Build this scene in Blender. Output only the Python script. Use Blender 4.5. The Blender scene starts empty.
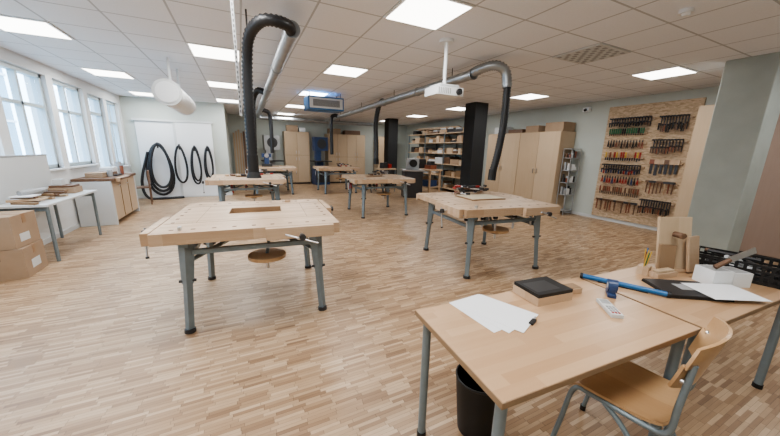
import bpy, math, random
from mathutils import Vector, Matrix, Euler
random.seed(7)
S=bpy.context.scene
COL=bpy.context.collection
# ---------------------------------------------------------------- materials
def new(name):
    m=bpy.data.materials.new(name); m.use_nodes=True
    nt=m.node_tree; b=nt.nodes['Principled BSDF']; return m,nt,b
def plain(name,c,rough=.5,metal=0,emis=0,var=0.0,scale=20,bump=0):
    m,nt,b=new(name)
    b.inputs['Roughness'].default_value=rough; b.inputs['Metallic'].default_value=metal
    b.inputs['Base Color'].default_value=(*c,1)
    if var or bump:
        tc=nt.nodes.new('ShaderNodeTexCoord'); n=nt.nodes.new('ShaderNodeTexNoise'); n.inputs['Scale'].default_value=scale
        n.inputs['Detail'].default_value=4
        nt.links.new(tc.outputs['Object'],n.inputs['Vector'])
        r=nt.nodes.new('ShaderNodeValToRGB')
        r.color_ramp.elements[0].position=.3; r.color_ramp.elements[1].position=.7
        r.color_ramp.elements[0].color=(*[x*(1-var) for x in c],1); r.color_ramp.elements[1].color=(*[min(1,x*(1+var)) for x in c],1)
        nt.links.new(n.outputs['Fac'],r.inputs['Fac']); nt.links.new(r.outputs['Color'],b.inputs['Base Color'])
    if emis:
        b.inputs['Emission Color'].default_value=(*c,1); b.inputs['Emission Strength'].default_value=emis
    return m
def mk(nt):
    N=nt.nodes.new; L=nt.links.new
    def mth(op,x,y=None):
        n=N('ShaderNodeMath'); n.operation=op
        for i,v in enumerate((x,y)):
            if v is None: continue
            if isinstance(v,(int,float)): n.inputs[i].default_value=v
            else: L(v,n.inputs[i])
        return n.outputs[0]
    return N,L,mth
def wood(name,c1,c2,axis=0,stave=.07,rough=.4,plank=.6):
    m,nt,b=new(name); N,L,mth=mk(nt)
    tc=N('ShaderNodeTexCoord'); sep=N('ShaderNodeSeparateXYZ'); L(tc.outputs['Object'],sep.inputs[0])
    a=sep.outputs[axis]; o=sep.outputs[1 if axis==0 else 0]
    row=mth('FLOOR',mth('DIVIDE',o,stave))
    w1=N('ShaderNodeTexWhiteNoise'); w1.noise_dimensions='1D'; L(row,w1.inputs['W'])
    col=mth('FLOOR',mth('ADD',mth('DIVIDE',a,plank),mth('MULTIPLY',w1.outputs['Value'],7.3)))
    cb=N('ShaderNodeCombineXYZ'); L(row,cb.inputs[0]); L(col,cb.inputs[1])
    w2=N('ShaderNodeTexWhiteNoise'); w2.noise_dimensions='2D'; L(cb.outputs[0],w2.inputs['Vector'])
    mp=N('ShaderNodeMapping'); sc=[40,40,40]; sc[axis]=3; mp.inputs['Scale'].default_value=sc
    L(tc.outputs['Object'],mp.inputs['Vector'])
    n=N('ShaderNodeTexNoise'); n.inputs['Scale'].default_value=1; n.inputs['Detail'].default_value=3; L(mp.outputs[0],n.inputs['Vector'])
    f=mth('ADD',mth('MULTIPLY',w2.outputs['Value'],.6),mth('MULTIPLY',n.outputs['Fac'],.4))
    r=N('ShaderNodeValToRGB'); r.color_ramp.elements[0].color=(*c1,1); r.color_ramp.elements[1].color=(*c2,1)
    r.color_ramp.elements[0].position=.15; r.color_ramp.elements[1].position=.85
    L(f,r.inputs[0]); L(r.outputs[0],b.inputs['Base Color']); b.inputs['Roughness'].default_value=rough
    return m
def floor_mat():
    m,nt,b=new('parquet'); N,L,mth=mk(nt)
    tc=N('ShaderNodeTexCoord'); sep=N('ShaderNodeSeparateXYZ'); L(tc.outputs['Object'],sep.inputs[0])
    X,Y=sep.outputs[0],sep.outputs[1]
    yr=mth('DIVIDE',Y,.0225); row=mth('FLOOR',yr); blk=mth('FLOOR',mth('DIVIDE',row,5))
    w1=N('ShaderNodeTexWhiteNoise'); w1.noise_dimensions='1D'; L(blk,w1.inputs['W'])
    w3=N('ShaderNodeTexWhiteNoise'); w3.noise_dimensions='1D'; L(row,w3.inputs['W'])
    xr=mth('ADD',mth('ADD',mth('DIVIDE',X,.165),mth('MULTIPLY',w1.outputs['Value'],5.7)),mth('MULTIPLY',w3.outputs['Value'],.35)); col=mth('FLOOR',xr)
    cb=N('ShaderNodeCombineXYZ'); L(row,cb.inputs[0]); L(col,cb.inputs[1])
    w2=N('ShaderNodeTexWhiteNoise'); w2.noise_dimensions='2D'; L(cb.outputs[0],w2.inputs['Vector'])
    cb2=N('ShaderNodeCombineXYZ'); L(blk,cb2.inputs[0]); L(col,cb2.inputs[1])
    w4=N('ShaderNodeTexWhiteNoise'); w4.noise_dimensions='2D'; L(cb2.outputs[0],w4.inputs['Vector'])
    r=N('ShaderNodeValToRGB'); e=r.color_ramp.elements
    e[0].position=0; e[0].color=(.215,.132,.078,1); e[1].position=1; e[1].color=(.56,.42,.29,1)
    x=e.new(.2); x.color=(.32,.208,.127,1); x=e.new(.6); x.color=(.425,.296,.188,1)
    L(mth('ADD',mth('MULTIPLY',w2.outputs['Value'],.82),mth('MULTIPLY',w4.outputs['Value'],.18)),r.inputs[0])
    def edge(fr,w):
        f=mth('FRACT',fr); return mth('GREATER_THAN',f,w)
    j=mth('MULTIPLY',edge(yr,.06),edge(xr,.016))
    mp=N('ShaderNodeMapping'); mp.inputs['Scale'].default_value=(8,90,1); L(tc.outputs['Object'],mp.inputs['Vector'])
    n=N('ShaderNodeTexNoise'); n.inputs['Scale'].default_value=1; L(mp.outputs[0],n.inputs['Vector'])
    g=mth('ADD',mth('MULTIPLY',n.outputs['Fac'],.35),.82)
    k=mth('MULTIPLY',g,mth('ADD',mth('MULTIPLY',j,.5),.5))
    mx=N('ShaderNodeMix'); mx.data_type='RGBA'; mx.blend_type='MULTIPLY'; mx.inputs[0].default_value=1
    L(r.outputs[0],mx.inputs[6]); cc=N('ShaderNodeCombineXYZ'); L(k,cc.inputs[0]);L(k,cc.inputs[1]);L(k,cc.inputs[2])
    L(cc.outputs[0],mx.inputs[7]); L(mx.outputs[2],b.inputs['Base Color'])
    n2=N('ShaderNodeTexNoise'); n2.inputs['Scale'].default_value=2.0; L(tc.outputs['Object'],n2.inputs['Vector'])
    L(mth('ADD',mth('MULTIPLY',n2.outputs['Fac'],.15),.29),b.inputs['Roughness'])
    return m
def ceil_mat():
    m,nt,b=new('ceiling_tiles'); N,L,mth=mk(nt)
    tc=N('ShaderNodeTexCoord'); sep=N('ShaderNodeSeparateXYZ'); L(tc.outputs['Object'],sep.inputs[0])
    fx=mth('FRACT',mth('DIVIDE',mth('ADD',sep.outputs[0],14.3),.6)); fy=mth('FRACT',mth('DIVIDE',mth('ADD',sep.outputs[1],9.7),.6))
    gx=mth('LESS_THAN',mth('ABSOLUTE',mth('SUBTRACT',fx,.5)),.484); gy=mth('LESS_THAN',mth('ABSOLUTE',mth('SUBTRACT',fy,.5)),.484)
    g=mth('MULTIPLY',gx,gy)
    n=N('ShaderNodeTexNoise'); n.inputs['Scale'].default_value=60; n.inputs['Detail'].default_value=3; L(tc.outputs['Object'],n.inputs['Vector'])
    v=mth('MULTIPLY',mth('ADD',mth('MULTIPLY',g,.34),.54),mth('ADD',mth('MULTIPLY',n.outputs['Fac'],.10),.90))
    cc=N('ShaderNodeCombineXYZ'); L(mth('MULTIPLY',v,.95),cc.inputs[0]);L(mth('MULTIPLY',v,.98),cc.inputs[1]);L(mth('MULTIPLY',v,1.04),cc.inputs[2])
    L(cc.outputs[0],b.inputs['Base Color']); b.inputs['Roughness'].default_value=.9
    return m
def osb_mat():
    m,nt,b=new('osb'); N,L,mth=mk(nt)
    tc=N('ShaderNodeTexCoord'); v=N('ShaderNodeTexVoronoi'); v.inputs['Scale'].default_value=38; v.inputs['Randomness'].default_value=1
    mp=N('ShaderNodeMapping'); mp.inputs['Scale'].default_value=(1,.5,1.3); L(tc.outputs['Object'],mp.inputs[0]); L(mp.outputs[0],v.inputs['Vector'])
    r=N('ShaderNodeValToRGB'); r.color_ramp.elements[0].color=(.38,.27,.17,1); r.color_ramp.elements[1].color=(.68,.53,.38,1)
    L(v.outputs['Color'],r.inputs[0]); L(r.outputs[0],b.inputs['Base Color']); b.inputs['Roughness'].default_value=.7
    return m
M={}
M['floor']=floor_mat(); M['ceil']=ceil_mat(); M['osb']=osb_mat()
M['wall']=plain('wall_paint',(.52,.56,.53),.75,var=.02,scale=3)
M['wallw']=plain('wall_paint_white',(.70,.72,.73),.75,var=.02,scale=3)
M['white']=plain('white_enamel',(.76,.78,.80),.4)
M['frame']=plain('window_frame_paint',(.48,.56,.60),.4)
M['beech']=wood('beech_top',(.43,.295,.19),(.58,.435,.31),0,.06,.42)
M['desk']=wood('desk_beech',(.44,.275,.155),(.55,.37,.23),0,.05,.33,.5)
M['birch']=wood('birch_veneer',(.47,.35,.235),(.57,.445,.315),2,.45,.45,3)
M['ply']=wood('chair_ply',(.41,.245,.125),(.53,.345,.19),1,.3,.3,2)
M['edge']=plain('edge_band',(.26,.17,.10),.5)
M['steel']=plain('bluegrey_steel',(.21,.26,.29),.38,.35,var=.05)
M['galv']=plain('galvanised_duct',(.38,.41,.44),.35,.8,var=.12,scale=6)
M['black']=plain('black_plastic',(.012,.012,.013),.5)
M['hose']=plain('black_hose',(.018,.019,.022),.42)
M['blackcol']=plain('black_column_paint',(.02,.022,.025),.6)
M['concrete']=plain('column_paint',(.39,.43,.41),.7,var=.06,scale=4)
M['card']=plain('cardboard',(.36,.26,.18),.8,var=.06,scale=5)
M['tape']=plain('packing_tape',(.30,.18,.10),.35)
M['paper']=plain('paper',(.80,.82,.85),.7)
M['red']=plain('red_plastic',(.34,.03,.025),.4)
M['blue']=plain('blue_plastic',(.02,.13,.33),.35)
M['navy']=plain('navy_plastic',(.03,.06,.15),.4)
M['green']=plain('green_plastic',(.04,.15,.07),.45)
M['yellow']=plain('yellow_plastic',(.60,.40,.08),.45)
M['chrome']=plain('steel_bright',(.6,.6,.62),.3,1)
M['iron']=plain('dark_iron',(.07,.07,.075),.45,.6)
M['brown']=wood('brown_panel',(.31,.23,.19),(.37,.28,.235),2,.6,.5,3)
M['dkwood']=plain('dark_wood',(.16,.09,.055),.45,var=.15)
M['handle']=plain('red_brown_handle',(.24,.085,.05),.4)
M['grey']=plain('grey_plastic',(.35,.36,.37),.5)
M['ltgrey']=plain('light_grey',(.60,.62,.63),.5)
M['lamp']=plain('lamp_diffuser',(1,.97,.91),.5,emis=5.0)
M['mat']=plain('cream_mat',(.62,.55,.42),.5)
M['facade']=plain('facade',(.28,.38,.44),.8,var=.1,scale=1)
M['fwin']=plain('facade_window',(.08,.14,.18),.2)
m,nt,b=new('window_glass'); nt.nodes.remove(b)
o=nt.nodes['Material Output']; tr=nt.nodes.new('ShaderNodeBsdfTransparent'); gl=nt.nodes.new('ShaderNodeBsdfGlossy'); gl.inputs['Roughness'].default_value=.02
tr.inputs[0].default_value=(.93,.97,1,1)
mx=nt.nodes.new('ShaderNodeMixShader'); mx.inputs[0].default_value=.06
nt.links.new(tr.outputs[0],mx.inputs[1]); nt.links.new(gl.outputs[0],mx.inputs[2]); nt.links.new(mx.outputs[0],o.inputs[0]); M['glass']=m
# ---------------------------------------------------------------- builder
class B:
    def __init__(s): s.v=[];s.f=[];s.m=[];s.sm=[];s.mats=[]
    def mi(s,k):
        if k not in s.mats: s.mats.append(k)
        return s.mats.index(k)
    def add(s,vs,fs,k,smooth=False):
        o=len(s.v); s.v+= [tuple(v) for v in vs]; i=s.mi(k)
        for f in fs: s.f.append([x+o for x in f]); s.m.append(i); s.sm.append(smooth)
    def box(s,c,d,k,rz=0,rot=None):
        R=rot.to_matrix() if rot else Matrix.Rotation(math.radians(rz),3,'Z')
        vs=[Vector(c)+R@Vector((x*d[0]/2,y*d[1]/2,z*d[2]/2)) for x in(-1,1) for y in(-1,1) for z in(-1,1)]
        s.add(vs,[(0,1,3,2),(4,6,7,5),(0,4,5,1),(2,3,7,6),(0,2,6,4),(1,5,7,3)],k); return s
    def bb(s,x0,x1,y0,y1,z0,z1,k): return s.box(((x0+x1)/2,(y0+y1)/2,(z0+z1)/2),(abs(x1-x0),abs(y1-y0),abs(z1-z0)),k)
    def tube(s,pts,r,k,seg=12,cap=True,smooth=True):
        pts=[Vector(p) for p in pts]; n=len(pts); rs=r if isinstance(r,(list,tuple)) else [r]*n
        up=None; vs=[];fs=[]
        for i,p in enumerate(pts):
            t=(pts[min(i+1,n-1)]-pts[max(i-1,0)]).normalized()
            if up is None:
                up=Vector((0,0,1)) if abs(t.z)<.9 else Vector((1,0,0))
            up=(up-t*up.dot(t)).normalized(); w=t.cross(up)
            for j in range(seg):
                a=2*math.pi*j/seg; vs.append(p+(up*math.cos(a)+w*math.sin(a))*rs[i])
        for i in range(n-1):
            for j in range(seg):
                a=i*seg+j; b_=i*seg+(j+1)%seg; fs.append((a,b_,b_+seg,a+seg))
        s.add(vs,fs,k,smooth)
        if cap:
            s.add(vs[:seg],[tuple(range(seg))[::-1]],k); s.add(vs[-seg:],[tuple(range(seg))],k)
        return s
    def cyl(s,p0,p1,r,k,seg=20,r1=None): return s.tube([p0,p1],[r,r if r1 is None else r1],k,seg)
    def prism(s,poly,z0,z1,k):
        n=len(poly); vs=[(x,y,z0) for x,y in poly]+[(x,y,z1) for x,y in poly]
        s.add(vs,[tuple(range(n))[::-1],tuple(range(n,2*n))]+[(i,(i+1)%n,(i+1)%n+n,i+n) for i in range(n)],k); return s
    def grid(s,fn,nu,nv,th,k):
        P=[[Vector(fn(i/nu,j/nv)) for j in range(nv+1)] for i in range(nu+1)]
        vs=[];W=nv+1
        for sgn in (-.5,.5):
            for i in range(nu+1):
                for j in range(nv+1):
                    du=P[min(i+1,nu)][j]-P[max(i-1,0)][j]; dv=P[i][min(j+1,nv)]-P[i][max(j-1,0)]
                    vs.append(P[i][j]+du.cross(dv).normalized()*th*sgn)
        o=(nu+1)*W; fs=[]
        for i in range(nu):
            for j in range(nv):
                a=i*W+j; fs.append((a,a+1,a+W+1,a+W)); fs.append((o+a,o+a+W,o+a+W+1,o+a+1))
        s.add(vs,fs,k,True); e=[]
        for i in range(nu): e.append((i*W,(i+1)*W,o+(i+1)*W,o+i*W)); a=i*W+nv; e.append((a,o+a,o+a+W,a+W))
        for j in range(nv): e.append((j,o+j,o+j+1,j+1)); a=nu*W+j; e.append((a,a+1,o+a+1,o+a))
        s.add(vs,e,k); return s
    def done(s,name,loc=(0,0,0),rz=0,bevel=0,parent=None):
        me=bpy.data.meshes.new(name); me.from_pydata(s.v,[],s.f)
        for k in s.mats: me.materials.append(M[k])
        me.polygons.foreach_set('material_index',s.m); me.polygons.foreach_set('use_smooth',s.sm); me.update()
        ob=bpy.data.objects.new(name,me); COL.objects.link(ob); ob.location=loc; ob.rotation_euler=(0,0,math.radians(rz))
        if bevel:
            md=ob.modifiers.new('bevel','BEVEL'); md.width=bevel; md.segments=2; md.limit_method='ANGLE'; md.angle_limit=math.radians(50)
        if parent: ob.parent=parent
        return ob
def smooth_path(pts,n=12):
    pts=[Vector(p) for p in pts]; P=[pts[0]]+pts+[pts[-1]]; out=[]
    for i in range(1,len(P)-2):
        a,b_,c,d=P[i-1],P[i],P[i+1],P[i+2]
        for k in range(n):
            t=k/n; out.append(.5*((2*b_)+(c-a)*t+(2*a-5*b_+4*c-d)*t*t+(3*b_-a-3*c+d)*t**3))
    out.append(pts[-1]); return out
def resample(pts,step):
    out=[pts[0].copy()]; acc=0
    for a,b_ in zip(pts,pts[1:]):
        l=(b_-a).length
        if l<1e-6: continue
        d=step-acc
        while d<=l: out.append(a+(b_-a)*d/l); d+=step
        acc=l-(d-step)
    return out
def hose(bd,pts,r,k,step=.018,seg=14,amp=.10):
    p=resample(smooth_path(pts,14),step); bd.tube(p,[r*(1+(amp if i%2 else -amp)) for i in range(len(p))],k,seg)
H=2.72; XL=-2.75; XR=7.6; YB=13.8; YF=-1.5; YL=10.6; XC=-.35
# ---------------------------------------------------------------- room shell
B().bb(XL-.2,XR+.2,YF-.2,YB+.2,-.1,0,'floor').done('floor')
B().bb(XL-.2,XR+.2,YF-.2,YB+.2,H,H+.1,'ceil').done('ceiling')
w=B()
openings=[(3.1,4.3,1.08,2.55),(4.5,5.75,1.08,2.55),(5.95,7.15,1.08,2.55),(7.35,8.45,1.08,2.55),(8.65,9.45,0.05,2.5),(9.62,10.4,.95,2.5)]
y=YF
for (a,b_,z0,z1) in openings:
    w.bb(XL-.25,XL,y,a,0,H,'wallw'); w.bb(XL-.25,XL,a,b_,0,z0,'wallw'); w.bb(XL-.25,XL,a,b_,z1,H,'wallw'); y=b_
w.bb(XL-.25,XL,y,YL+.2,0,H,'wallw'); w.done('wall_left')
for i,(a,b_,z0,z1) in enumerate(openings):
    f=B(); t=.06; x0,x1=XL-.16,XL-.06
    f.bb(x0,x1,a,b_,z0,z0+t,'frame').bb(x0,x1,a,b_,z1-t,z1,'frame').bb(x0,x1,a,a+t,z0,z1,'frame').bb(x0,x1,b_-t,b_,z0,z1,'frame')
    mid=(a+b_)/2
    if i==4:
        f.bb(x0,x1,a,b_,.75,.85,'frame').bb(x0,x1,a,b_,2.1,2.16,'frame').bb(x1-.01,x1+.05,b_-.12,b_-.09,1.0,1.03,'chrome').cyl((x1+.05,b_-.22,1.02),(x1+.05,b_-.09,1.02),.01,'chrome')
        f.bb(x0+.04,x0+.06,a+t,b_-t,z0,.75,'frame')
    else:
        f.bb(x0+.01,x1-.01,mid-.03,mid+.03,z0,z1,'frame'); zz=z1-.5
        f.bb(x0+.01,x1-.01,a,b_,zz-.025,zz+.025,'frame')
        f.bb(XL-.06,XL+.05,a-.05,b_+.05,z0-.03,z0+.0,'white')
    f.bb(x0+.045,x0+.05,a+t,b_-t,z0+t,z1-t,'glass')
    f.done('door_1' if i==4 else 'window_%d'%(i+1 if i<4 else i),bevel=.004)
w=B(); w.bb(XL,XC,YL,YL+.2,0,H,'wall'); w.bb(XC-.2,XC,YL+.2,YB,0,H,'wall'); w.done('wall_back_left')
B().bb(XC-.2,XR+.2,YB,YB+.2,0,H,'wall').done('wall_back')
B().bb(XR,XR+.2,YF,YB,0,H,'wall').done('wall_right')
B().bb(XL-.2,XR+.2,YF-.2,YF,0,H,'wall').done('wall_front')
B().bb(XL+.01,XC,YL-.014,YL,0,.07,'ltgrey').bb(XC,XC+.014,YL,YB,0,.07,'ltgrey').done('baseboard_back_left')
B().bb(XR-.014,XR,2.6,5,0,.07,'ltgrey').done('baseboard_right')
B().bb(XL,XL+.014,YF,8.6,0,.07,'ltgrey').done('baseboard_left')
B().bb(XC+.02,XR-.02,YB-.014,YB,0,.07,'ltgrey').done('baseboard_back')
f=B(); f.bb(-14,-13.5,-5,30,-1,6.2,'facade')
for zz in (.4,3.2):
    for k in range(13): f.bb(-13.52,-13.47,-4+k*2.4,-2.6+k*2.4,zz,zz+1.6,'fwin')
for zz in (-.2,2.7,5.6): f.bb(-13.55,-13.4,-5,30,zz,zz+.15,'ltgrey')
f.done('neighbour_building')
B().bb(-30,-3.0,-20,40,-.35,-.3,'concrete').done('courtyard_ground')
w=B(); Y0=YL-.016; w.bb(-2.5,-1.58,Y0-.035,Y0-.002,.04,2.12,'white').bb(-1.62,-.72,Y0-.07,Y0-.036,.04,2.12,'white').bb(-2.55,-.68,Y0-.085,Y0,2.12,2.18,'ltgrey')
w.bb(-1.66,-1.60,Y0-.075,Y0-.036,.04,2.12,'ltgrey').bb(-2.55,-.68,Y0-.08,Y0,0.001,.04,'ltgrey'); w.done('sliding_door',bevel=.004)
def loop(name,xc,w_,z0,z1,r,turns=1,tail=False):
    b=B()
    for q in range(turns):
        p=[]; zc=(z0+z1)/2; hh=(z1-z0)/2
        for i in range(33):
            a=2*math.pi*i/32+math.pi/2
            p.append(Vector((xc+math.cos(a)*w_*(1-.12*q)*(.8+.2*math.sin(a)*-1)+.02*q,YL-.20-.035*q,zc+.06*q+math.sin(a)*hh*(1-.07*q))))
        b.tube(p,r,'hose',10,cap=False)
    if tail:
        b.tube(smooth_path([(xc-w_*.6,YL-.22,z1-.2),(xc-w_*1.2,YL-.24,.5),(xc-w_*.9,YL-.3,.06),(xc+.1,YL-.35,.04),(xc+.5,YL-.3,.04)]),r,'hose',10)
    b.bb(xc-.02,xc+.02,YL-.112,YL-.103,z1-.1,z1+.06,'iron'); b.cyl((xc,YL-.105,z1-.03),(xc,YL-.27,z1-.03),.012,'iron',8)
    b.done(name)
loop('hanging_hose',-2.06,.36,.12,1.50,.034,3,True); loop('hanging_hose',-1.56,.17,.45,1.47,.028,1); loop('hanging_hose',-1.20,.14,.40,1.44,.024,2); loop('hanging_hose',-.88,.12,.5,1.44,.024,2)
# ---------------------------------------------------------------- ceiling panels
for x in (-2.0,-.2,1.6,5.8):
    for y in (.2,2.6,5.0,7.4,9.8,12.2):
        if x<-.1 and y>11: continue
        B().bb(x-.3,x+.3,y-.3,y+.3,H-.012,H-.001,'white').bb(x-.275,x+.275,y-.275,y+.275,H-.016,H-.0121,'lamp').done('ceiling_panel_light')
        l=bpy.data.lights.new('panel_lamp','AREA'); l.shape='SQUARE'; l.size=.55; l.energy=18; l.color=(.99,.985,.97)
        lo=bpy.data.objects.new('panel_lamp',l); lo.location=(x,y,H-.02); COL.objects.link(lo)
v=B(); v.bb(3.7,4.3,2.3,2.9,H-.015,H-.001,'ltgrey')
for i in range(9):
    for j in range(9):
        if (i+j)%2==0: v.box((3.76+i*.06,2.36+j*.06,H-.017),(.045,.035,.006),'grey')
v.done('ceiling_vent')
B().cyl((3.5,1.5,H),(3.5,1.5,H-.03),.05,'white').cyl((3.5,1.5,H-.03),(3.5,1.5,H-.05),.035,'white',20,.025).done('smoke_detector')
# ---------------------------------------------------------------- ducts & hoses
def duct(name,pts,r=.066):
    b=B(); P=[Vector(p) for p in pts]; b.tube(P,r,'galv',20)
    a,c=P[0],P[-1]; L=(c-a).length; d=(c-a)/L; k=0
    while k<L: b.cyl(a+d*k,a+d*(k+.04),r+.008,'galv',20); k+=1.5
    k=.5
    while k<L:
        p=a+d*k; b.cyl((p.x,p.y,p.z+r),(p.x,p.y,H),.006,'iron',6); k+=2
    return b
b=duct('',[(.50,3.1,2.54),(.62,11.8,2.54)])
b.tube(smooth_path([(.62,11.8,2.54),(.7,12.2,2.54),(1.2,12.4,2.54)]),.066,'galv',16)
b.done('extraction_duct')
b=duct('',[(2.95,3.5,2.54),(3.05,11.8,2.54)]); b.done('extraction_duct')
b=duct('',[(1.2,12.4,2.54),(5.2,12.4,2.54)]); b.done('extraction_duct')
b=B(); hose(b,[(.50,3.25,2.54),(.46,3.0,2.52),(.35,2.90,2.51),(.23,2.93,2.50),(.14,3.08,2.42),(.11,3.2,2.2),(.10,3.25,1.8),(.10,3.28,1.4)],.045,'hose')
b.cyl((.10,3.28,1.42),(.10,3.28,1.26),.050,'black'); b.cyl((.10,3.28,1.26),(.10,3.28,1.20),.052,'black',20,.07)
b.bb(.13,.145,3.3,3.315,1.25,2.7,'iron'); b.done('extraction_hose')
b=B(); hose(b,[(2.95,3.6,2.54),(2.96,3.38,2.58),(3.06,3.22,2.60),(3.18,3.16,2.53),(3.22,3.14,2.33)],.06,'galv')
hose(b,[(3.22,3.14,2.38),(3.22,3.14,1.9),(3.18,3.15,1.5),(3.14,3.17,1.25)],.048,'hose'); b.cyl((3.14,3.17,1.27),(3.13,3.17,1.12),.054,'black'); b.done('extraction_hose')
b=B(); hose(b,[(3.0,6.6,2.54),(3.05,6.75,2.6),(3.05,6.95,2.5),(3.0,7.0,2.1),(3.0,6.95,1.6),(2.98,6.9,1.25)],.056,'hose'); b.cyl((2.98,6.9,1.27),(2.98,6.9,1.15),.065,'black'); b.done('extraction_hose')
b=B(); hose(b,[(.55,6.8,2.54),(.4,6.95,2.6),(.3,7.05,2.4),(.28,7.1,1.9),(.25,7.1,1.3)],.056,'hose'); b.cyl((.25,7.1,1.32),(.25,7.1,1.2),.065,'black'); b.done('extraction_hose')
b=B(); hose(b,[(3.02,10.2,2.54),(2.9,10.3,2.58),(2.8,10.3,2.4),(2.8,10.3,1.3)],.056,'hose'); b.done('extraction_hose')
b=B(); hose(b,[(.6,10.2,2.54),(.75,10.3,2.58),(.9,10.4,2.4),(.9,10.4,1.3)],.056,'hose'); b.done('extraction_hose')
b=B(); b.bb(.015,.037,2.95,2.955,1.75,H,'grey')
for i in range(24): b.bb(.021,.031,2.948,2.949,1.78+i*.038,1.80+i*.038,'iron')
b.done('perforated_hanging_strip')
b=B(); b.cyl((2.18,3.09,H),(2.18,3.09,2.24),.02,'white').cyl((2.18,3.09,H),(2.18,3.09,H-.03),.08,'white').bb(2.05,2.31,2.98,3.2,2.22,2.24,'ltgrey')
b.bb(2.0,2.36,2.96,3.22,2.12,2.21,'white'); b.cyl((2.29,2.96,2.165),(2.29,2.93,2.165),.034,'iron'); b.cyl((2.29,2.935,2.165),(2.29,2.925,2.165),.025,'glass')
for i in range(7): b.bb(2.02+i*.025,2.032+i*.025,2.956,2.961,2.135,2.195,'grey')
b.done('ceiling_projector',bevel=.008)
b=B(); b.bb(1.4,2.2,7.0,7.5,2.34,2.62,'blue').bb(1.43,2.17,6.985,7.0,2.37,2.59,'ltgrey').bb(1.5,2.1,6.978,6.986,2.41,2.55,'grey')
for i in range(7): b.bb(1.5,2.1,6.972,6.979,2.415+i*.02,2.42+i*.02,'iron')
for x in (1.45,2.15):
    b.cyl((x,7.1,2.62),(x,7.1,H),.008,'iron',6); b.cyl((x,7.4,2.62),(x,7.4,H),.008,'iron',6)
b.done('air_cleaner',bevel=.01)
b=B(); XX,ZZ=-.84,2.20
b.cyl((XX,5.3,ZZ),(XX,6.7,ZZ),.165,'white',32); b.cyl((XX,5.26,ZZ),(XX,5.31,ZZ),.173,'ltgrey',32); b.cyl((XX,6.7,ZZ),(XX,6.74,ZZ),.173,'ltgrey',32)
b.cyl((XX,5.25,ZZ),(XX,5.262,ZZ),.135,'white',32)
for y in (5.6,6.35): b.bb(XX-.015,XX+.015,y,y+.03,ZZ+.16,H,'ltgrey'); b.bb(XX-.08,XX+.08,y-.01,y+.04,ZZ+.15,ZZ+.17,'ltgrey')
b.done('ceiling_ventilation_drum')
# ---------------------------------------------------------------- columns
B().bb(5.72,6.2,1.45,1.92,0,H,'concrete').done('column',bevel=.01)
B().bb(5.36,5.78,6.2,6.6,0,H,'blackcol').done('column',bevel=.01)
B().bb(5.36,5.78,11.2,11.6,0,H,'blackcol').done('column',bevel=.01)
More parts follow.
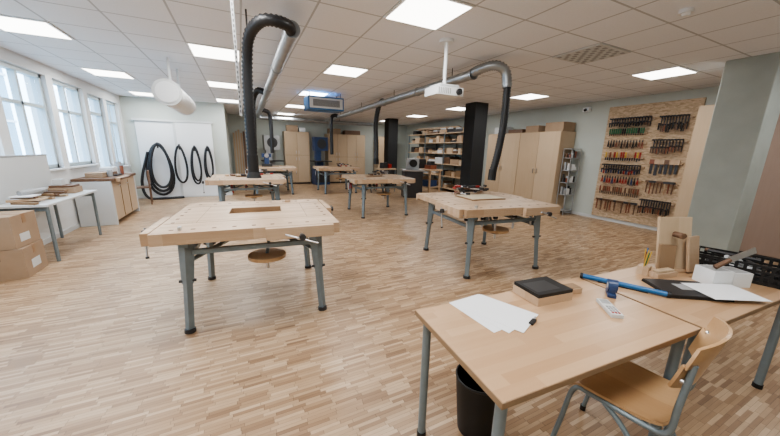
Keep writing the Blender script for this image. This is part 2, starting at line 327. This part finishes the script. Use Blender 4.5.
# ---------------------------------------------------------------- benches
def bench(name,loc,rz,mat=False,tray=True,W=1.38,D=1.32,seed=0):
    b=B(); z0,z1=.805,.87; x=W/2; y=D/2
    wx,wy=.24,.15; oy=.12
    b.bb(-x,x,-y,oy-wy,z0,z1,'beech').bb(-x,x,oy+wy,y,z0,z1,'beech').bb(-x,-wx,oy-wy,oy+wy,z0,z1,'beech').bb(wx,x,oy-wy,oy+wy,z0,z1,'beech')
    b.bb(-wx,wx,oy-wy,oy+wy,z0,z0+.012,'beech')
    for (a0,a1,c0,c1) in ((-wx,wx,oy-wy,oy-wy+.004),(-wx,wx,oy+wy-.004,oy+wy),(-wx,-wx+.004,oy-wy,oy+wy),(wx-.004,wx,oy-wy,oy+wy)): b.bb(a0,a1,c0,c1,z0+.012,z1-.002,'edge')
    if mat: b.bb(-.24,.30,-.12,.30,z1+.001,z1+.016,'edge')
    if mat: b.bb(-.225,.285,-.105,.285,z1+.016,z1+.02,'mat')
    b.bb(-x,x,-y,-y+.045,z0-.025,z0,'beech').bb(-x,x,y-.045,y,z0-.025,z0,'beech')
    for i in range(9):
        px=-x+.12+i*(W-.24)/8
        b.box((px,-y+.1,z1+.0008),(.03,.024,.002),'dkwood'); b.box((px,y-.1,z1+.0008),(.03,.024,.002),'dkwood')
    for px in (-x+.07,x-.07):
        for i in range(5): b.box((px,-.3+i*.15,z1+.0008),(.024,.03,.002),'dkwood')
    b.bb(-x+.02,x-.02,-.34,-.335,z1,z1+.0012,'edge'); b.bb(-x+.02,x-.02,.42,.425,z1,z1+.0012,'edge'); b.bb(-.45,-.445,-.34,.42,z1,z1+.0012,'edge'); b.bb(.45,.455,-.34,.42,z1,z1+.0012,'edge')
    b.bb(-.52,-.50,-.60,-.56,z1,z1+.03,'chrome').bb(.3,.36,.5,.53,z1,z1+.025,'beech')
    for sx in (-1,1):
        yy=(-.33 if sx<0 else .30)
        b.bb(sx*(x+.008),sx*(x+.062),yy-.28,yy+.28,z0-.03,z1,'beech')
        for q in (-.17,.17): b.cyl((sx*(x-.05),yy+q,z0+.0),(sx*(x+.02),yy+q,z0+.0),.013,'chrome',10)
        b.cyl((sx*(x-.02),yy,z0),(sx*(x+.12),yy,z0),.015,'chrome',10)
        b.cyl((sx*(x+.10),yy,z0),(sx*(x+.135),yy,z0),.026,'iron',12)
        b.cyl((sx*(x+.12),yy+.02,z0+.04),(sx*(x+.12),yy-.02,z0-.19),.008,'chrome',8)
        b.cyl((sx*(x+.12),yy-.02,z0-.19),(sx*(x+.12),yy-.021,z0-.205),.014,'iron',8)
        fy=sx*(y+.038); cx=sx*-.36
        b.bb(cx-.27,cx+.27,fy-.025,fy+.025,z0-.03,z1,'beech')
        b.cyl((cx,sx*(y-.02),z0),(cx,sx*(y+.15),z0),.015,'chrome',10); b.cyl((cx,sx*(y+.13),z0),(cx,sx*(y+.165),z0),.026,'iron',12)
        b.cyl((cx-.13,sx*(y+.15),z0+.03),(cx+.12,sx*(y+.15),z0-.06),.008,'chrome',8)
        b.bb(cx-.2,cx-.17,min(0,sx*y),max(0,sx*y),z0-.05,z0-.031,'iron').bb(cx+.17,cx+.2,min(0,sx*y),max(0,sx*y),z0-.05,z0-.031,'iron')
        b.cyl((cx,0,z0-.03),(cx,sx*y,z0-.03),.012,'chrome',8)
    lx,ly=.50,.50
    for sx in (-1,1):
        b.bb(sx*lx-.03,sx*lx+.03,-ly-.08,ly+.08,z0-.075,z0-.045,'steel')
        for sy in (-1,1):
            top=Vector((sx*(lx+.00),sy*ly,z0-.05)); low=Vector((sx*(lx+.04),sy*(ly+.05),.0))
            d=low-top
            b.tube([top,top+d*.45],[.058,.044],'steel',4,smooth=False); b.tube([top+d*.40,top+d*.97],[.035,.033],'steel',4,smooth=False)
            b.cyl(top+d*.96,top+d*1.0,.042,'iron',12)
            b.cyl(top+d*.42+Vector((-.06,-.0,0)),top+d*.42+Vector((.06,0,0)),.012,'iron',8)
            b.tube([top+d*.22,Vector((sx*.10,sy*.1,.715))],.020,'steel',4,smooth=False)
        b.bb(sx*lx-.015,sx*lx+.015,-ly,ly,.60,.64,'steel')
    b.bb(-lx,lx,-.04,.04,.70,.75,'steel'); b.bb(-lx-.04,lx+.04,-ly-.02,-ly+.02,.65,.69,'steel'); b.bb(-lx-.04,lx+.04,ly-.02,ly+.02,.65,.69,'steel')
    if tray:
        b.tube(smooth_path([(.10,-.04,.70),(.10,-.10,.60),(.08,-.22,.50)]),.016,'steel',10); b.cyl((.08,-.24,.475),(.08,-.24,.505),.17,'ply',28); b.cyl((.08,-.24,.44),(.08,-.24,.475),.06,'iron',16); b.cyl((.08,-.24,.45),(.08,-.24,.36),.014,'chrome',10)
    if seed:
        r=random.Random(seed)
        for i in range(12):
            px=r.uniform(-.6,.6); py=r.choice((-.46,.3)); b.cyl((px,py,.80),(px+r.uniform(-.03,.03),py-.01,r.uniform(.54,.66)),.014,r.choice(['red','iron','iron','handle','chrome']),8); b.bb(px-.03,px+.03,py-.02,py,.70,.725,'iron')
    return b.done(name,loc,rz,bevel=.004)
bench('workbench',(.09,3.20,0),-4); bench('workbench',(2.95,3.13,0),-6,mat=True,seed=3); bench('workbench',(.10,7.15,0),1,seed=4); bench('workbench',(2.90,6.65,0),-2,seed=5)
bench('workbench',(.9,10.75,0),0); bench('workbench',(3.0,10.5,0),0,seed=6)
def clamp_heap(name,loc,rz,n,seed,cols=('red','iron','handle','dkwood','iron')):
    r=random.Random(seed); b=B()
    for i in range(n):
        x=r.uniform(-.22,.22); y=r.uniform(-.08,.08); a=r.uniform(0,180); k=r.choice(cols)
        L=r.uniform(.12,.26); z=.02+.028*(i%4)
        dx,dy=math.cos(math.radians(a))*L/2,math.sin(math.radians(a))*L/2
        b.cyl((x-dx,y-dy,z),(x+dx,y+dy,z),.010,'chrome',8); b.cyl((x+dx*.3,y+dy*.3,z),(x+dx*1.1,y+dy*1.1,z),.018,k,10)
        b.box((x-dx,y-dy,z+.012),(.03,.06,.03),'iron',a)
    b.done(name,loc,rz)
clamp_heap('clamp_pile',(3.12,3.58,.874),0,12,1); clamp_heap('clamp_pile',(.35,7.55,.874),0,8,2); clamp_heap('clamp_pile',(3.1,6.95,.874),0,10,3); clamp_heap('clamp_pile',(3.3,10.6,.874),0,9,8)
b=B(); b.bb(-.16,.16,-.12,.12,0,.09,'iron').bb(-.07,.07,-.1,.1,.09,.3,'navy').bb(-.14,.14,-.1,.1,.3,.42,'navy').cyl((0,-.12,.36),(0,-.14,.36),.07,'chrome').cyl((0,0,.09),(0,-.02,.12),.1,'chrome'); b.done('bench_sander',(.75,10.9,.872),0,.006)
b=B()
for i in range(5): b.box((-.2+i*.1,.02*(i%2),.02),(.07,.16,.038),['beech','dkwood','birch','iron','beech'][i],i*13)
b.done('wood_offcuts',(-.1,7.35,.873),0,.003)
# ---------------------------------------------------------------- teacher desks
def desk(name,loc,rz,W,D=.6,h=.73):
    b=B(); b.bb(-W/2,W/2,-D/2,D/2,h-.026,h,'desk')
    b.bb(-W/2-.003,W/2+.003,-D/2-.003,-D/2,h-.026,h-.001,'edge').bb(-W/2-.003,-W/2,-D/2,D/2,h-.026,h-.001,'edge')
    for sx in (-1,1):
        for sy in (-1,1):
            b.cyl((sx*(W/2-.045),sy*(D/2-.045),.02),(sx*(W/2-.045),sy*(D/2-.045),h-.027),.021,'steel',16); b.cyl((sx*(W/2-.045),sy*(D/2-.045),0),(sx*(W/2-.045),sy*(D/2-.045),.03),.025,'black',16)
    b.bb(-W/2+.05,W/2-.05,-D/2+.035,-D/2+.055,h-.066,h-.027,'steel').bb(-W/2+.05,W/2-.05,D/2-.055,D/2-.035,h-.066,h-.027,'steel')
    b.bb(-W/2+.035,-W/2+.055,-D/2+.05,D/2-.05,h-.066,h-.027,'steel').bb(W/2-.055,W/2-.035,-D/2+.05,D/2-.05,h-.066,h-.027,'steel')
    return b.done(name,loc,rz,.003)
desk('desk',(1.285,.815,0),-3.5,1.17); desk('desk',(2.475,.735,0),-3.0,1.18)
Z=.7305
def sheet(name,c,w_,h_,rz,z=Z,n=1):
    b=B()
    for i in range(n): b.box((i*.03,-.02*i,.0006+.0012*i),(w_,h_,.001),'paper',i*9)
    b.done(name,(c[0],c[1],z),rz)
sheet('paper_sheets',(1.03,1.0),.21,.297,4,n=3)
sheet('paper_sheet',(2.42,.58),.21,.297,62,z=Z+.024)
b=B(); b.bb(-.12,.12,-.09,.09,0,.045,'beech').bb(-.118,.118,-.088,.088,.045,.064,'black').bb(-.1,.06,-.06,.05,.064,.0645,'iron'); b.done('sandpaper_box',(1.44,1.0,Z),-6,.003)
b=B(); b.bb(-.05,.05,-.035,.035,0,.032,'beech').bb(-.045,.045,-.03,.03,.032,.036,'edge'); b.done('sanding_block',(1.64,.97,Z),-10,.003)
b=B(); b.bb(-.025,.025,-.01,.01,0,.012,'black'); b.cyl((.02,0,.008),(.05,.005,.008),.004,'chrome',8); b.done('usb_stick',(1.16,.83,Z),20,.002)
b=B(); b.cyl((-.2,0,.018),(.2,0,.018),.015,'blue',14).cyl((-.215,0,.018),(-.2,0,.018),.018,'black',14).cyl((.2,0,.018),(.215,0,.018),.018,'black',14).bb(-.12,.12,-.008,.008,.0,.01,'black').done('blue_ruler_bar',(1.99,.88,Z),-62)
b=B(); b.prism([(-.05,-.02),(.05,-.02),(.05,.02),(-.05,.02)],0,.02,'navy').box((0,0,.035),(.075,.03,.03),'navy').cyl((0,-.022,.055),(0,.022,.055),.036,'navy',20).cyl((0,-.0225,.055),(0,.0235,.055),.016,'ltgrey',16).box((.045,0,.03),(.02,.035,.02),'chrome'); b.done('tape_dispenser',(1.82,.85,Z),35,.003)
b=B(); b.bb(-.026,.026,-.085,.085,0,.018,'ltgrey'); b.bb(-.02,.02,.03,.075,.018,.0195,'grey')
for i in range(3):
    for j in range(4): b.box((-.014+i*.014,-.065+j*.02,.0195),(.009,.011,.004),'grey' if j else 'red')
b.done('remote_control',(1.63,.755,Z),-38,.003)
b=B(); b.bb(-.16,.16,-.115,.115,0,.014,'black').bb(-.158,.158,-.113,.113,.014,.02,'iron').bb(-.04,.04,-.03,.05,.02,.0205,'grey'); b.done('laptop',(2.29,.70,Z),-32,.003)
b=B(); b.bb(-.07,.05,-.06,.06,0,.10,'white').bb(-.06,.04,-.05,.05,.10,.101,'grey').bb(.055,.17,-.06,.06,0,.09,'white').bb(.065,.16,-.05,.05,.09,.091,'grey'); b.done('white_box',(2.60,.68,Z),-25,.002)
b=B(); b.bb(-.02,.02,-.003,.003,.0,.14,'chrome').tube([(-.0,0,0),(.01,0,-.09)],[.012,.014],'dkwood',8)
b.v=[tuple(Euler((math.radians(10),math.radians(60),0)).to_matrix()@Vector(v)) for v in b.v]; b.done('kitchen_knife',(2.63,.64,Z+.165),-20)
b=B(); b.bb(-.035,.035,-.03,.03,0,.06,'beech')
for i in range(7):
    x=-.025+i*.008; b.cyl((x,0,.04),(x+(i-3)*.008,.01*(i%3-1),.15+.012*(i%3)),.0038,['yellow','handle','yellow','green','yellow','blue','yellow'][i],6)
b.done('pencil_holder',(2.36,.94,Z),10)
b=B(); b.bb(-.09,.09,-.03,.03,0,.035,'beech'); b.bb(-.07,.07,-.02,.02,.0352,.05,'birch'); b.done('wooden_block',(2.43,.865,Z),-10,.003)
b=B()
b.box((-.02,.0,.19),(.24,.018,.36),'birch',rot=Euler((math.radians(-10),0,0))); b.box((.08,-.05,.13),(.12,.018,.24),'beech',rot=Euler((math.radians(-10),0,.3))); b.box((-.10,-.045,.10),(.10,.02,.18),'edge',rot=Euler((math.radians(-8),0,-.2))); b.bb(-.15,.14,-.07,.04,0.0,.02,'beech'); b.cyl((-.05,-.08,.26),(-.05,-.02,.26),.02,'dkwood',12)
b.done('wooden_jig',(2.65,.91,Z),-22,.003)
b=B(); w_,d_,h_=.19,.13,.12
for sx in (-1,1):
    for k in range(9): y=-d_+k*d_/4; b.box((sx*w_,y,h_/2),(.006,.014,h_),'black')
    for k in range(11): x=-w_+k*w_/5; b.box((x,sx*d_,h_/2),(.016,.006,h_),'black')
    for zz in (.012,.045,.08,h_): b.box((sx*w_,0,zz),(.009,d_*2,.014),'black'); b.box((0,sx*d_,zz),(w_*2,.009,.014),'black')
b.bb(-w_,w_,-d_,d_,0,.006,'black')
for i in range(12): b.cyl((random.uniform(-.14,.1),random.uniform(-.1,.1),.03+.008*i),(random.uniform(-.1,.16),random.uniform(-.1,.1),.04+.008*i),.012,random.choice(['iron','grey','ltgrey','dkwood','paper']),8)
b.done('storage_basket',(2.95,.69,Z),105)
b=B()
b.tube([(0,0,0),(0,0,.33)],[.095,.125],'black',28,cap=False); b.tube([(0,0,.33),(0,0,.01)],[.119,.09],'black',28,cap=False); b.cyl((0,0,0),(0,0,.012),.095,'black',28)
b.tube([(.122*math.cos(2*math.pi*i/24),.122*math.sin(2*math.pi*i/24),.33) for i in range(25)],.006,'black',8,cap=False)
b.done('waste_bin',(1.06,1.02,0),0)
def chair(loc,rz):
    b=B()
    def seat(u,v):
        x=(u-.5)*.40*(1-.08*abs(v-1)); y=(v-.5)*.38; c=abs(u-.5)*2; cv=abs(v-.5)*2
        y*=1-.10*c**3; x*=1-.06*cv**4
        z=.445-.012*(1-c**2)*(1 if v<.8 else .6)-(.03*((v-.8)/.2)**2 if v>.8 else 0)+(.012*((.2-v)/.2)**2 if v<.2 else 0)
        return (x,y,z)
    b.grid(seat,14,14,.012,'ply')
    def back(u,v):
        c=(u-.5)*2; x=c*.21*(1-.10*abs(v*2-1)**3); z=.62+v*.23-(.02*c*c)*(1 if v>.5 else -1)
        return (x,-.215+.055*c*c-.05*v,z)
    b.grid(back,16,8,.011,'ply')
    R=.0115
    for s in (-1,1):
        b.tube(smooth_path([(s*.215,.20,.012),(s*.205,.17,.22),(s*.195,.14,.41),(s*.19,.06,.425),(s*.19,-.12,.425),(s*.19,-.19,.45),(s*.188,-.20,.58),(s*.18,-.21,.76)],8),R,'steel',12)
        b.tube(smooth_path([(s*.19,.02,.42),(s*.20,-.08,.34),(s*.215,-.22,.10),(s*.22,-.26,.012)],8),R,'steel',12)
        b.cyl((s*.215,.20,0),(s*.215,.20,.03),.015,'black',12); b.cyl((s*.22,-.26,0),(s*.22,-.26,.03),.015,'black',12)
        b.cyl((s*.18,-.205,.68),(s*.18,-.185,.68),.010,'chrome',10); b.cyl((s*.18,-.215,.75),(s*.18,-.195,.75),.010,'chrome',10)
    b.tube([(-.19,.08,.42),(.19,.08,.42)],R,'steel',10); b.tube([(-.19,-.12,.42),(.19,-.12,.42)],R,'steel',10)
    b.done('chair',loc,rz)
chair((1.565,.60,0),11)
# ---------------------------------------------------------------- left side
b=B(); b.bb(-.24,.24,-.22,.22,0,.34,'card').bb(-.242,.242,-.03,.03,.338,.343,'tape').bb(-.243,-.237,-.03,.03,.24,.34,'tape').bb(.237,.243,-.03,.03,.24,.34,'tape').bb(-.06,.06,-.223,-.218,.22,.25,'dkwood').bb(.239,.242,-.1,.08,.08,.18,'ltgrey'); b.done('cardboard_box',(-2.50,4.80,0),3,.005)
b=B(); b.bb(-.23,.23,-.21,.21,0,.36,'card').bb(-.232,.232,-.03,.03,.358,.363,'tape').bb(.227,.233,-.03,.03,.26,.36,'tape').bb(-.06,.06,-.213,-.208,.21,.24,'dkwood').bb(.229,.232,-.12,.04,.06,.15,'ltgrey'); b.done('cardboard_box',(-2.51,4.81,.344),-2,.005)
b=B(); b.bb(-2.73,-2.18,5.08,6.55,.72,.75,'ltgrey')
for x in (-2.69,-2.22):
    for y in (5.15,6.47): b.cyl((x,y,0),(x,y,.72),.02,'steel',12)
b.bb(-2.7,-2.22,5.13,5.17,.66,.72,'steel').bb(-2.7,-2.22,6.45,6.49,.66,.72,'steel').done('side_table',bevel=.004)
b=B(); b.bb(-2.68,-2.65,5.1,6.45,.752,1.30,'ltgrey').bb(-2.685,-2.645,5.1,6.45,1.30,1.32,'grey'); b.done('pin_board_screen',bevel=.004)
b=B()
r=random.Random(5)
for i in range(12):
    y=5.16+i*.075; b.box((-2.42+r.uniform(-.06,.06),y,.765+.028*(i%3)),(r.uniform(.15,.32),.05,.026),r.choice(['beech','dkwood','card','birch','edge']),r.uniform(-25,25))
b.tube(smooth_path([(-2.50,5.3,.87),(-2.40,5.5,.88),(-2.44,5.7,.87)]),.035,'grey',10); b.bb(-2.55,-2.35,5.2,5.4,.832,.845,'paper')
b.done('material_scraps')
b=B(); b.bb(-2.6,-2.3,6.12,6.4,.752,.84,'card').bb(-2.58,-2.32,6.14,6.38,.84,.87,'dkwood').bb(-2.55,-2.45,6.18,6.3,.87,.96,'ltgrey'); b.done('scrap_wood_box',bevel=.004)
b=B(); b.bb(-2.73,-2.16,7.2,8.6,.82,.87,'dkwood').bb(-2.72,-2.2,7.22,8.58,.08,.82,'birch').bb(-2.72,-2.19,7.2,7.24,.0,.82,'ltgrey').bb(-2.72,-2.19,8.56,8.6,0,.82,'ltgrey')
for y in (7.68,8.12): b.bb(-2.2,-2.19,y-.003,y+.003,.1,.8,'edge'); b.bb(-2.19,-2.18,y-.1,y-.05,.7,.72,'chrome')
b.cyl((-2.1,7.4,.85),(-2.1,7.9,.85),.02,'dkwood').bb(-2.16,-2.10,7.35,7.95,.80,.87,'beech').done('base_cabinet',bevel=.004)
b=B(); b.bb(-2.6,-2.35,7.4,7.7,.872,.96,'card').bb(-2.58,-2.3,7.8,8.0,.872,.95,'dkwood').bb(-2.6,-2.4,8.1,8.4,.872,1.02,'white').cyl((-2.3,7.6,.872),(-2.3,7.6,1.0),.04,'grey').cyl((-2.28,8.2,.872),(-2.28,8.2,1.05),.03,'handle').bb(-2.3,-2.24,7.75,8.05,.872,.9,'iron').cyl((-2.4,8.48,.872),(-2.4,8.48,1.12),.05,'grey'); b.done('craft_supplies',bevel=.004)
b=B(); b.bb(-.2,.2,-.2,.2,.42,.45,'dkwood').bb(-.2,.2,.17,.2,.5,.85,'dkwood')
for x in (-.18,.18):
    for y in (-.18,.18): b.bb(x-.015,x+.015,y-.015,y+.015,0,.42 if y<0 else .85,'dkwood')
b.done('wooden_chair',(-2.35,9.6,0),-80,.004)
# ---------------------------------------------------------------- right wall
b=B(); b.bb(7.56,7.598,2.68,4.27,.08,2.55,'osb'); b.done('tool_board')
r=random.Random(11); XB=7.555
def row(name,y0,y1,z,n,kind,cols,L):
    b=B(); b.bb(XB-.045,XB,y0-.03,y1+.03,z-.012,z+.012,'beech')
    for i in range(n):
        y=y0+(y1-y0)*(i+.5)/n; k=r.choice(cols); l=L*r.uniform(.8,1.1); x=XB-.062
        if kind=='clamp':
            b.bb(x-.006,x+.006,y-.008,y+.008,z-l,z+.04,'iron'); b.bb(x-.09,x,y-.010,y+.010,z+.02,z+.05,'iron'); b.bb(x-.09,x,y-.010,y+.010,z-l*.55,z-l*.55+.03,'iron'); b.cyl((x-.075,y,z-l*1.0),(x-.075,y,z-l*.4),.013,k,8)
        elif kind=='driver':
            b.cyl((x,y,z+.0),(x,y,z+.11),.016,k,10); b.cyl((x,y,z+.01),(x,y,z-l),.006,'iron',6)
        elif kind=='chisel':
            b.cyl((x,y,z),(x,y,z+.12),.013,k,8,.017); b.bb(x-.003,x+.003,y-.010,y+.010,z-l,z,'iron')
        elif kind=='plier':
            b.cyl((x,y,z+.02),(x,y-.015,z-l),.009,k,8); b.cyl((x,y,z+.02),(x,y+.015,z-l),.009,k,8); b.cyl((x,y,z+.07),(x,y,z+.02),.006,'iron',8,.014)
        elif kind=='saw':
            b.box((x,y,z+.03),(.025,.08,.09),k); b.box((x,y,z-l/2),(.004,.05,l),'iron')
        elif kind=='hammer':
            b.cyl((x,y,z-l),(x,y,z+.03),.012,k,8); b.box((x,y,z+.035),(.05,.06,.04),'iron' if r.random()<.5 else 'dkwood')
    b.done(name)
row('hanging_clamps',3.38,4.16,2.24,15,'clamp',['black','dkwood','black'],.14)
row('hanging_clamps',2.80,3.25,2.22,10,'clamp',['handle','dkwood','black'],.24)
row('hanging_screwdrivers',3.48,4.16,1.96,16,'driver',['green','green','black','green'],.04)
row('hanging_pliers',3.45,4.16,1.76,13,'plier',['dkwood','handle','black','black'],.10)
row('hanging_clamps',2.80,3.30,1.78,10,'clamp',['dkwood','handle'],.22)
row('hanging_chisels',3.45,4.16,1.45,16,'chisel',['beech','handle','beech','yellow','red'],.07)
row('hanging_clamps',3.40,4.16,1.26,15,'clamp',['black','red','navy','dkwood'],.16)
row('hanging_pliers',3.40,4.16,.98,14,'plier',['black','navy','red'],.10)
row('hanging_saws',2.80,3.28,1.36,6,'saw',['dkwood','handle','beech'],.24)
row('hanging_hammers',2.80,3.28,.96,8,'hammer',['dkwood','beech','handle'],.20)
row('hanging_files',3.36,4.16,.70,20,'driver',['handle','dkwood','beech'],.07)
row('hanging_mallets',3.36,4.18,.46,17,'hammer',['beech','handle','dkwood'],.20)
row('hanging_clamps',2.78,3.30,.58,12,'clamp',['handle','black','dkwood'],.24)
def cabinet(name,loc,rz,W,D,Hh,nd,mat='birch',split=None,frame=False):
    b=B(); b.bb(-W/2,W/2,-D/2+.02,D/2,.06,Hh,mat).bb(-W/2+.02,W/2-.02,-D/2+.05,D/2,0,.06,'iron')
    b.bb(-W/2+.005,W/2-.005,-D/2+.0195,-D/2+.0205,.065,Hh-.005,'edge')
    dw=W/nd
    if frame:
        for q in (-1,1): b.bb(q*W/2-.03*q,q*W/2,-D/2-.015,-D/2+.02,.06,Hh,'iron')
        b.bb(-W/2,W/2,-D/2-.015,-D/2+.02,Hh-.03,Hh,'iron')
    for i in range(nd):
        x0=-W/2+i*dw+.004; x1=x0+dw-.008
        segs=[(.07,Hh-.01)] if not split else [(.07,split-.005),(split+.005,Hh-.01)]
        for (z0,z1) in segs:
            b.bb(x0,x1,-D/2,-D/2+.019,z0,z1,mat)
            hx=x1-.05 if i%2==0 else x0+.05; hz=min(max(1.05,z0+.12),z1-.1)
            b.bb(hx-.008,hx+.008,-D/2-.028,-D/2-.018,hz-.06,hz+.06,'chrome'); b.bb(hx-.005,hx+.005,-D/2-.02,-D/2,hz-.055,hz-.045,'chrome'); b.bb(hx-.005,hx+.005,-D/2-.02,-D/2,hz+.045,hz+.055,'chrome')
    return b.done(name,loc,rz,.003)
cabinet('tall_cabinet',(7.30,5.58,0),-90,1.2,.56,2.05,2); cabinet('tall_cabinet',(7.30,6.80,0),-90,1.22,.56,2.05,2)
cabinet('tall_cabinet',(7.30,2.24,0),-90,.62,.56,2.35,1); cabinet('tall_cabinet',(7.30,1.02,0),-90,1.8,.56,2.25,2,mat='brown',frame=True)
b=B(); b.bb(7.1,7.55,5.0,5.5,2.052,2.27,'card').bb(7.1,7.5,5.7,6.1,2.052,2.22,'card').bb(7.2,7.5,6.3,6.8,2.052,2.16,'dkwood').bb(7.15,7.5,6.9,7.3,2.052,2.25,'ltgrey'); b.done('storage_boxes',bevel=.004)
b=B()
for z in (.1,.5,.8,1.1,1.4,1.62): b.bb(7.15,7.5,4.72,4.94,z,z+.015,'grey')
for x in (7.15,7.485):
    for y in (4.72,4.925): b.bb(x,x+.015,y,y+.015,0,1.64,'grey')
for z in (.516,.816,1.116,1.416):
    for i in range(5): b.cyl((7.19+i*.065,4.78,z),(7.19+i*.065,4.78,z+r.uniform(.08,.2)),.026,r.choice(['white','handle','white','grey','iron']),10); b.cyl((7.19+i*.065,4.87,z),(7.19+i*.065,4.87,z+r.uniform(.08,.2)),.026,r.choice(['white','red','dkwood','grey','iron']),10)
b.done('paint_rack')
B().bb(7.5,7.598,4.7,4.85,2.5,2.6,'white').cyl((7.5,4.77,2.55),(7.46,4.77,2.53),.03,'black').done('wall_camera')
b=B()
for z in (.1,.55,1.0,1.4,1.8,2.15): b.bb(6.95,7.58,8.3,12.4,z,z+.03,'birch')
for y in (8.3,9.65,11.0,12.36):
    for x in (6.97,7.54): b.bb(x-.02,x+.02,y-.02,y+.02,0,2.2,'steel')
b.done('lumber_shelf')
b=B()
for z in (.131,.581,1.031,1.431,1.831,2.181):
    y=8.35
    while y<12.1:
        L=r.uniform(.12,.5); hh=r.uniform(.05,.26)
        if z>2.1: hh=r.uniform(.05,.18)
        if r.random()<.85:
            k=r.choice(['beech','card','dkwood','birch','beech','iron','edge','card','birch','ltgrey'])
            b.bb(7.0+r.uniform(0,.1),7.5,y,min(y+L,12.3),z,z+hh,k)
            if hh<.15: b.box((7.2,y+L/2,z+hh+.03),(.3,L*.6,.05),r.choice(['iron','beech','edge','ltgrey']),r.uniform(-15,15))
        y+=L+.03
for i in range(6): b.box((7.15+.03*i,10.2+i*.15,2.36+.03*(i%3)),(.08,2.4,.03),r.choice(['beech','birch','dkwood']),rz=r.uniform(-6,6))
b.done('stored_lumber')
cabinet('tall_cabinet',(2.13,13.48,0),0,1.0,.56,2.15,2,split=1.2); cabinet('tall_cabinet',(4.25,13.40,0),0,1.7,.6,2.12,4,split=1.15)
b=B(); b.bb(3.5,4.0,13.2,13.6,2.125,2.35,'card').bb(4.2,4.9,13.2,13.6,2.125,2.3,'dkwood').bb(1.75,2.2,13.3,13.6,2.155,2.4,'card').bb(2.25,2.5,13.3,13.6,2.155,2.32,'paper'); b.done('storage_boxes',bevel=.004)
cabinet('tall_cabinet',(6.3,13.48,0),0,1.0,.56,2.1,2)
def bandsaw(loc,k):
    b=B(); b.bb(-.3,.3,-.25,.25,0,.75,k).bb(-.35,.4,-.3,.3,.95,.99,'iron').bb(-.22,.0,-.1,.1,.75,1.5,k).bb(-.28,.3,-.14,.14,1.4,1.95,k).cyl((.02,-.145,1.68),(.02,-.15,1.68),.2,'iron',24).bb(.15,.17,-.03,.03,.99,1.45,'chrome').bb(-.3,.3,-.252,-.25,.1,.7,'iron').bb(-.1,.1,-.1,.1,.75,.95,k); b.done('band_saw',loc,10,.01)
bandsaw((3.0,12.9,0),'navy'); bandsaw((1.1,13.1,0),'grey')
b=B()
for i in range(7):
    x=-.2+i*.09; b.box((x,13.62+.01*(i%2),1.03+.03*(i%3)),(.07,.025,2.0+.06*(i%3)),r.choice(['beech','birch','dkwood']),rot=Euler((math.radians(-6),0,0)))
b.done('leaning_planks')
b=B(); b.bb(-.3,.3,-.3,.3,0,.85,'iron').bb(-.35,.35,-.33,.33,.85,.9,'chrome').bb(-.2,.2,-.1,.1,.9,1.25,'grey').cyl((0,-.1,1.1),(0,-.2,1.1),.12,'black'); b.done('disc_sander',(5.0,8.6,0),-20,.01)
b=B(); b.bb(-.3,.3,-.25,.25,.8,.85,'birch').bb(-.28,.28,-.22,.22,.5,.53,'birch')
for x in (-.27,.27):
    for y in (-.22,.22): b.cyl((x,y,0),(x,y,.8),.015,'steel',8)
b.bb(-.2,.0,-.1,.1,.851,1.05,'iron').bb(.05,.2,-.1,.1,.851,1.0,'red').done('tool_trolley',(4.7,10.0,0),15,.004)
b=B(); b.bb(-.55,.55,-.3,.3,.82,.88,'beech').bb(-.5,.5,-.26,.26,.25,.28,'birch')
for x in (-.48,.48):
    for y in (-.24,.24): b.bb(x-.03,x+.03,y-.03,y+.03,0,.82,'beech')
b.bb(-.4,-.15,-.15,.15,.881,1.2,'iron').cyl((-.28,-.15,1.08),(-.28,-.2,1.08),.1,'grey').bb(.1,.4,-.15,.15,.881,1.02,'handle').bb(.15,.35,-.1,.1,1.02,1.15,'iron').bb(-.45,-.05,-.2,.2,.281,.6,'card').bb(.05,.4,-.2,.2,.281,.5,'navy').done('machine_table',(5.9,9.2,0),-80,.005)
# ---------------------------------------------------------------- world, camera
W=bpy.data.worlds.new('world'); S.world=W; W.use_nodes=True
bg=W.node_tree.nodes['Background']; bg.inputs[0].default_value=(.62,.80,1,1); bg.inputs[1].default_value=8.0
try:
    S.view_settings.view_transform='AgX'; S.view_settings.look='AgX - Medium High Contrast'; S.view_settings.exposure=.2
except Exception as e: print(e)
cam=bpy.data.cameras.new('camera'); co=bpy.data.objects.new('camera',cam); COL.objects.link(co)
cam.sensor_width=36; cam.lens=300/780*36; cam.clip_start=.02
R=Matrix.Rotation(math.radians(-26.2),4,'Z')@Matrix.Rotation(math.radians(90-12.77),4,'X')@Matrix.Rotation(math.radians(1.35),4,'Z')
co.matrix_world=Matrix.Translation((0,0,1.5))@R
S.camera=co
